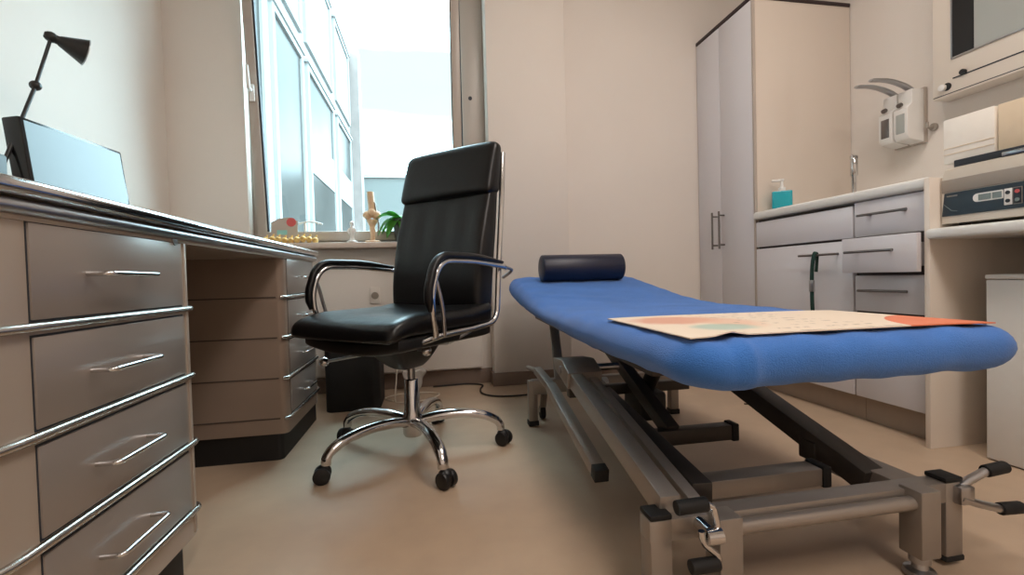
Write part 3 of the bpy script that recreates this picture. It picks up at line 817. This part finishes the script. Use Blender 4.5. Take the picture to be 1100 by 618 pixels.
MB().box((-.0045, .098, .075), (-.003, .130, .093)).build('display', M['lcd'], ap_)
MB().box((-.0045, .072, .075), (-.003, .095, .093)).build('display', M['lcd'], ap_)
MB().box((-.0035, .048, .050), (0, .067, .098), .001).build('key_field', M['white'], ap_)
MB().prism([(.025, .050), (.046, .050), (.046, .098), (.025, .098)], -.0032, 0, 0, MYZ).build('key_field', M['cream2'], ap_)
MB().box((-.0036, .0262, .0515), (0, .0448, .0965)).build('key_field', M['gasket'], ap_)
for y, z, c in ((.0575, .086, 'gasket'), (.0575, .062, 'gasket'), (.0355, .086, 'red'), (.0355, .062, 'lcd')):
    MB().cyl((-.0015, y, z), (-.0058, y, z), .0055, n=14).build('button', M[c], ap_)
MB().box((-.003, .188, .100), (-.0015, .218, .103)).build('printed_line', M['cream2'], ap_)
pr_ = MB(); pr_.tube([(-.0022, .228, .078), (-.0022, .205, .055), (-.0022, .188, .052)], .0008, 6); pr_.build('printed_line', M['lcd'], ap_)
lid = MB(); lid.box((.035, -.30, .196), (.34, .225, .222), .003); lid.build('lid_gap', M['gasket'], ap_)
MB().box((.022, .03, .199), (.05, .09, .212), .003).build('latch', M['chrome2'], ap_)
ft = MB()
for y in (-.28, .19):
    for x in (.03, .32): ft.cyl((x, y, 0), (x, y, .016), .014)
ft.build('feet', M['rubber'], ap_)

pk = thing('towel_pack', 'white pack of folded paper towels lying on the appliance', 'paper towels', (1.745, 1.14, .957))
MB().box((0, .0, .0), (.24, .145, .150), .004).build('towel_stack', M['paper'], pk)
ly = MB()
for z in (.03, .05): ly.box((-.0012, .0, z), (.0, .143, z+.002))
ly.build('fold_line', M['beige'], pk)
pk2 = thing('towel_pack_warm_side', 'beige block added for the warm-lit near side of the white towel pack', 'box', (1.75, .975, .957))
MB().box((0, 0, 0), (.24, .160, .150), .003).build('warm_side_block', M['beige'], pk2)  # added block: warm room light on the pack's side, put into beige
MB().box((.0, .072, .1495), (.24, .088, .1508)).build('pale_strip', M['paper'], pk2)
hk = thing('wall_hook', 'small grey round hook on the right wall beside the towel pack', 'hook', (XR, 1.69, 1.235))
MB().cyl((0, 0, 0), (-.012, 0, 0), .017, n=20, bev=.003).tube(fillet([(-.01, 0, 0), (-.04, 0, -.005), (-.042, 0, .02)], .012), .006, 10).build('hook', M['cream2'], hk)

# ------------------------------------------------------------------ window-sill things
SZ = .82
kn = thing('knee_model', 'tan anatomical knee joint model standing on the window sill', 'anatomical model', (-.298, 2.575, SZ))
MB().lathe([(0, 0), (.042, 0), (.042, .008), (.036, .012), (0, .012)], 24).build('stand', M['bone'], kn)
MB().tube(spline([(0, 0, .01), (.002, 0, .05), (.0, 0, .09), (.002, 0, .125)], 5), [.013]*6+[.015]*5+[.019, .022, .027, .03, .030], 14).build('tibia', M['bone'], kn)
cd = MB(); cd.ball((-.022, 0, .150), .026, (1, 1, .9), 14); cd.ball((.022, 0, .150), .026, (1, 1, .9), 14); cd.ball((0, -.020, .160), .020, (1, .6, 1.1), 14)
cd.build('condyle', M['bone'], kn)
MB().tube(spline([(0, 0, .150), (.0, 0, .19), (-.003, 0, .235), (-.005, 0, .275)], 5), [.030]*2+[.026, .022]+[.018]*12, 14).build('femur', M['bone'], kn)
MB().tube(spline([(.028, 0, .035), (.034, -.005, .10), (.026, -.008, .15), (.016, -.005, .22)], 5), .0045, 8).build('ligament', M['cream2'], kn)
fg = thing('figurine', 'small white figure on a round foot on the window sill', 'figurine', (-.398, 2.535, SZ))
MB().lathe([(0, 0), (.028, 0), (.028, .006), (.014, .012), (.010, .03), (.015, .05), (.016, .065), (.008, .082), (.006, .088), (.011, .096), (.011, .106), (.004, .114), (0, .115)], 18).build('body', M['white'], fg)
MB().tube(spline([(-.012, 0, .075), (-.02, -.006, .06), (-.012, -.012, .045)], 4), .004, 8).build('arm', M['white'], fg)
MB().tube(spline([(.012, 0, .075), (.02, -.006, .06), (.012, -.012, .045)], 4), .004, 8).build('arm', M['white'], fg)
pl = thing('potted_orchid', 'green strap-leaved orchid in a grey pot on the window sill', 'plant', (-.128, 2.585, SZ))
MB().lathe([(0, 0), (.048, 0), (.062, .115), (.066, .118), (.066, .125), (.060, .125), (.057, .108), (0, .106)], 28).build('pot', M['pot'], pl)
MB().lathe([(0, .112), (.03, .113), (.057, .107)], 20).build('soil', M['soil'], pl)
def leafmesh(ang, L, W, lift, droop, z0):
    t = bmesh.new(); n = 10; rows = []
    for i in range(n+1):
        s_ = i/n; r = .008+L*(s_-.12*s_*s_); z = z0+lift*s_-droop*s_*s_
        w_ = W*(math.sin(PI*min(1, .12+.88*s_))**.7 if s_ < 1 else 0)+.001
        rows.append([t.verts.new((r*math.cos(ang)-k*w_*math.sin(ang), r*math.sin(ang)+k*w_*math.cos(ang), z+abs(k)*w_*.35)) for k in (-1, -.5, 0, .5, 1)])
    for A, B in zip(rows, rows[1:]):
        for k in range(4): t.faces.new((A[k], A[k+1], B[k+1], B[k]))
    bmesh.ops.solidify(t, geom=t.faces[:], thickness=.0018)
    return MB()._merge(t)
for ang, L, W, lift, droop in ((185, .17, .040, .13, .13), (205, .16, .040, .09, .17), (168, .14, .034, .04, .11), (228, .14, .036, .06, .16), (120, .10, .02, .10, .06), (60, .14, .024, .22, .06), (20, .14, .024, .24, .07), (265, .11, .024, .04, .12), (310, .11, .02, .10, .10), (345, .13, .02, .12, .12), (195, .10, .024, .10, .05)):
    leafmesh(R(ang), L, W, lift, droop, .115).build('leaf', M['leaf'], pl, 60)
MB().tube(spline([(.01, .02, .11), (.012, .024, .2), (.02, .03, .30)], 5), .0025, 8).build('stem', M['leaf'], pl)

sn = thing('spine_model', 'yellowish segmented spine model lying along the window sill', 'anatomical model', (-.70, 2.545, SZ))
for i in range(9):
    x = -.125+i*.030; zz = .014+.004*math.sin(i*1.3)
    v = MB(); v.ball((x, 0, zz+.004), .019, (.8, 1.0, .95), 12); v.ball((x+.004, -.016, zz+.010), .0085, (1, 1, .9), 10); v.ball((x-.002, .016, zz+.012), .008, (1, 1, .9), 10)
    v.tube([(x, 0, zz+.010), (x+.006, -.003, zz+.024), (x+.010, -.004, zz+.032)], [.006, .005, .003], 8)
    v.build('vertebra', M['yellow'], sn)
MB().tube(spline([(-.12, 0, .014), (-.02, 0, .016), (.06, 0, .014), (.12, 0, .012)], 6), .006, 8).build('cord', M['cream'], sn)
cdd = thing('display_card', 'pale printed card with a red spot standing on the window sill', 'card', (-.745, 2.585, SZ))
Tc = Matrix.Rotation(R(-8), 4, 'X')
MB().prism([(-.07, 0), (.062, 0), (.062, .125), (.02, .145), (-.03, .138), (-.07, .118)], -.0015, .0015, 0, Tc @ Matrix(((1, 0, 0, 0), (0, 0, 1, 0), (0, 1, 0, 0), (0, 0, 0, 1)))).build('card', M['frame'], cdd)
MB().lathe([(0, 0), (.024, 0), (.024, .001), (0, .001)], 22, Tc @ Matrix.Translation((.03, -.002, .118)) @ Matrix.Rotation(R(90), 4, 'X')).build('red_spot', M['red'], cdd)
MB().box((-.04, -.0035, .05), (.01, -.002, .075), 0, 2, Tc).build('teal_patch', M['teal'], cdd)
wp = thing('model_stand', 'thin white plastic stand with a cross arm beside the card on the sill', 'stand', (-.655, 2.63, SZ))
q_ = MB(); q_.lathe([(0, 0), (.04, 0), (.04, .005), (0, .006)], 20); q_.tube([(0, 0, .004), (.002, 0, .06), (0, 0, .12)], .006, 10)
q_.build('post', M['white'], wp)
MB().tube(spline([(-.03, 0, .112), (.01, 0, .122), (.06, 0, .118), (.09, 0, .108)], 5), .005, 8).build('cross_arm', M['white'], wp)

# ------------------------------------------------------------------ small floor things
so_ = thing('wall_socket', 'white wall socket below the window sill', 'socket', (-.298, YB, .533))
MB().box((-.026, -.008, -.045), (.026, 0, .045), .003).build('plate', M['wall'], so_)
MB().lathe([(.02, 0), (.018, .004), (.0, .003)], 18, Matrix.Translation((0, -.008, 0)) @ Matrix.Rotation(R(90), 4, 'X')).build('insert', M['cream2'], so_)

bs = thing('wastebasket', 'black wastebasket with liner on the floor behind the chair, beside the desk', 'wastebasket', (-.375, 2.365, 0))
MB().prism(rrect(-.125, -.125, .125, .125, [.035]*4), 0, .36, .004).build('bucket', M['rubber'], bs)
def rimfn():
    t_ = []
    for x, y in rrect(-.135, -.135, .135, .135, [.045]*4): t_.append((x, y, .365+.012*math.sin(x*40)*math.cos(y*30)))
    return t_
MB().tube(rimfn(), .012, 8, True).build('liner', M['black'], bs)
lnn = MB().soft((-.12, -.12, .34), (.12, .12, .395), .02, 10, lambda p: Vector((p.x, p.y, p.z+.012*math.sin(p.x*35)*math.sin(p.y*27)))); lnn.build('bag_top', M['black'], bs)

cw = spline([(-.20, 2.36, .004), (-.245, 2.43, .004), (-.18, 2.49, .004), (-.07, 2.50, .004), (.02, 2.46, .004), (.02, 2.40, .004), (-.06, 2.33, .004), (-.16, 2.32, .004), (-.19, 2.36, .010), (-.185, 2.40, .10), (-.18, 2.44, .20)], 8)
tag(MB().tube(cw, .0035, 8).build('white_cable', M['cable_w']), 'white cable looped on the floor behind the chair column', 'cable')
cbk = spline([(-.0, 2.61, .006), (.05, 2.615, .006), (.10, 2.62, .006), (.20, 2.622, .006), (.275, 2.57, .006), (.255, 2.48, .006), (.255, 2.38, .006), (.31, 2.31, .006), (.42, 2.285, .006), (.54, 2.30, .006), (.68, 2.34, .006)], 8)
tag(MB().tube(cbk, .0045, 8).build('black_cable', M['cable_b']), 'black cable running along the floor below the window to the treatment table', 'cable')
cfl = spline([(1.40, 1.86, .004), (1.48, 1.80, .004), (1.545, 1.735, .004), (1.50, 1.72, .004), (1.42, 1.715, .004)], 8)
tag(MB().tube(cfl, .003, 8).build('thin_cable', M['cable_b']), 'thin dark cable end on the floor in front of the cabinet plinth', 'cable')
bg = thing('plastic_bag', 'small crumpled clear plastic bag on the floor below the window, behind the chair column', 'bag', (-.10, 2.572, .0))
def bagfn(p):
    k = p.z/.12
    return Vector((p.x*(.3+.8*k)+.006*math.sin(p.z*60), p.y*(.4+.6*k)+.006*math.sin(p.x*80+p.z*50), p.z+.008*math.sin(p.x*60)*k))
MB().soft((-.065, -.028, .001), (.065, .028, .115), .012, 12, bagfn).build('bag', M['bag'], bg)

# ------------------------------------------------------------------ light
wd = bpy.data.worlds.new('sky'); sc.world = wd; wd.use_nodes = True; nt = wd.node_tree; nt.nodes.clear()
o = nt.nodes.new('ShaderNodeOutputWorld'); bgn = nt.nodes.new('ShaderNodeBackground'); nt.links.new(bgn.outputs[0], o.inputs[0])
tc = nt.nodes.new('ShaderNodeTexCoord'); sx = nt.nodes.new('ShaderNodeSeparateXYZ'); nt.links.new(tc.outputs['Generated'], sx.inputs[0])
mp = nt.nodes.new('ShaderNodeMapping'); mp.inputs['Scale'].default_value = (2, 2, 9); nt.links.new(tc.outputs['Generated'], mp.inputs[0])
no = nt.nodes.new('ShaderNodeTexNoise'); no.inputs['Scale'].default_value = 1.6; no.inputs['Detail'].default_value = 5; nt.links.new(mp.outputs[0], no.inputs['Vector'])
ad = nt.nodes.new('ShaderNodeMath'); ad.operation = 'MULTIPLY_ADD'; nt.links.new(no.outputs['Fac'], ad.inputs[0]); ad.inputs[1].default_value = .07; nt.links.new(sx.outputs[2], ad.inputs[2])
rp = nt.nodes.new('ShaderNodeValToRGB'); cr = rp.color_ramp
SKY = 13.5
cols = [(0., (.10, .10, .10)), (.04, (.05, .05, .05)), (.05, (.60, .89, 1.)), (.32, (.60, .89, 1.)), (1., (.60, .89, 1.))]
cr.elements[0].position = 0; cr.elements[0].color = (*cols[0][1], 1)
cr.elements[1].position = 1; cr.elements[1].color = (*cols[-1][1], 1)
for p, c in cols[1:-1]:
    e = cr.elements.new(p); e.color = (*c, 1)
nt.links.new(ad.outputs[0], rp.inputs['Fac'])
def ramp(src, stops):
    r_ = nt.nodes.new('ShaderNodeValToRGB'); nt.links.new(src, r_.inputs['Fac']); e_ = r_.color_ramp.elements
    e_[0].position, e_[0].color = stops[0][0], (*[stops[0][1]]*3, 1); e_[1].position, e_[1].color = stops[-1][0], (*[stops[-1][1]]*3, 1)
    for p_, v_ in stops[1:-1]: e_.new(p_).color = (v_, v_, v_, 1)
    return r_.outputs['Color']
# one thin patch of blue between the clouds, low over the roofs straight ahead
gapz = ramp(ad.outputs[0], [(0, 0), (.29, 0), (.36, 1), (.47, 1), (.56, 0), (1, 0)])
hz = nt.nodes.new('ShaderNodeMath'); hz.operation = 'MULTIPLY_ADD'; hz.inputs[1].default_value = .5; hz.inputs[2].default_value = .5; nt.links.new(sx.outputs[0], hz.inputs[0])
gapx = ramp(hz.outputs[0], [(0, 0), (.22, 0), (.40, 1), (.55, 1), (.70, 0), (1, 0)])
fwdm = nt.nodes.new('ShaderNodeMath'); fwdm.operation = 'GREATER_THAN'; fwdm.inputs[1].default_value = 0; nt.links.new(sx.outputs[1], fwdm.inputs[0])
def mul(a_, b_):
    n_ = nt.nodes.new('ShaderNodeMath'); n_.operation = 'MULTIPLY'; nt.links.new(a_, n_.inputs[0]); nt.links.new(b_, n_.inputs[1]); return n_.outputs[0]
mixg = nt.nodes.new('ShaderNodeMix'); mixg.data_type = 'RGBA'; nt.links.new(mul(mul(gapz, gapx), fwdm.outputs[0]), mixg.inputs['Factor'])
nt.links.new(rp.outputs['Color'], mixg.inputs['A']); mixg.inputs['B'].default_value = (.86/SKY, 1.02/SKY, 1.0/SKY, 1)
nt.links.new(mixg.outputs['Result'], bgn.inputs['Color'])
bgn.inputs['Strength'].default_value = SKY

def area(name, loc, rot, sx_, sy_, power, col):
    l = bpy.data.lights.new(name, 'AREA'); l.shape = 'RECTANGLE'; l.size = sx_; l.size_y = sy_; l.energy = power; l.color = col
    o = bpy.data.objects.new(name, l); C.objects.link(o); o.location = loc; o.rotation_euler = rot; return o
area('ceiling_lamp', (.9, .9, 2.70), (0, 0, 0), .6, 1.2, 23, (1., .905, .83))
area('ceiling_lamp', (.7, -1.0, 2.70), (0, 0, 0), .6, 1.2, 34, (1., .905, .84))

# ------------------------------------------------------------------ camera
cam = bpy.data.cameras.new('camera'); co = bpy.data.objects.new('camera', cam); C.objects.link(co); sc.camera = co
W_, F_ = 1100., 490.
cam.sensor_fit = 'HORIZONTAL'; cam.sensor_width = 36.; cam.lens = 36.*F_/W_; cam.clip_start = .02; cam.clip_end = 200
yaw, pit, rol = R(10.182), R(1.293), R(1.561)
fwd = Vector((math.sin(yaw)*math.cos(pit), math.cos(yaw)*math.cos(pit), -math.sin(pit)))
rt = Vector((math.cos(yaw), -math.sin(yaw), 0)); dn = fwd.cross(rt)
r2 = rt*math.cos(rol)+dn*math.sin(rol); d2 = -rt*math.sin(rol)+dn*math.cos(rol)
mx = Matrix((r2, -d2, -fwd)).transposed().to_4x4(); mx.translation = Vector((0, 0, .613))
co.matrix_world = mx

sc.view_settings.view_transform = 'Standard'; sc.view_settings.look = 'None'; sc.view_settings.gamma = 1; sc.view_settings.exposure = .16
sc.view_settings.use_curve_mapping = False
sc.cycles.use_denoising = True
sc.cycles.max_bounces = 10; sc.cycles.diffuse_bounces = 5; sc.cycles.transparent_max_bounces = 12
sc.cycles.sample_clamp_indirect = 20
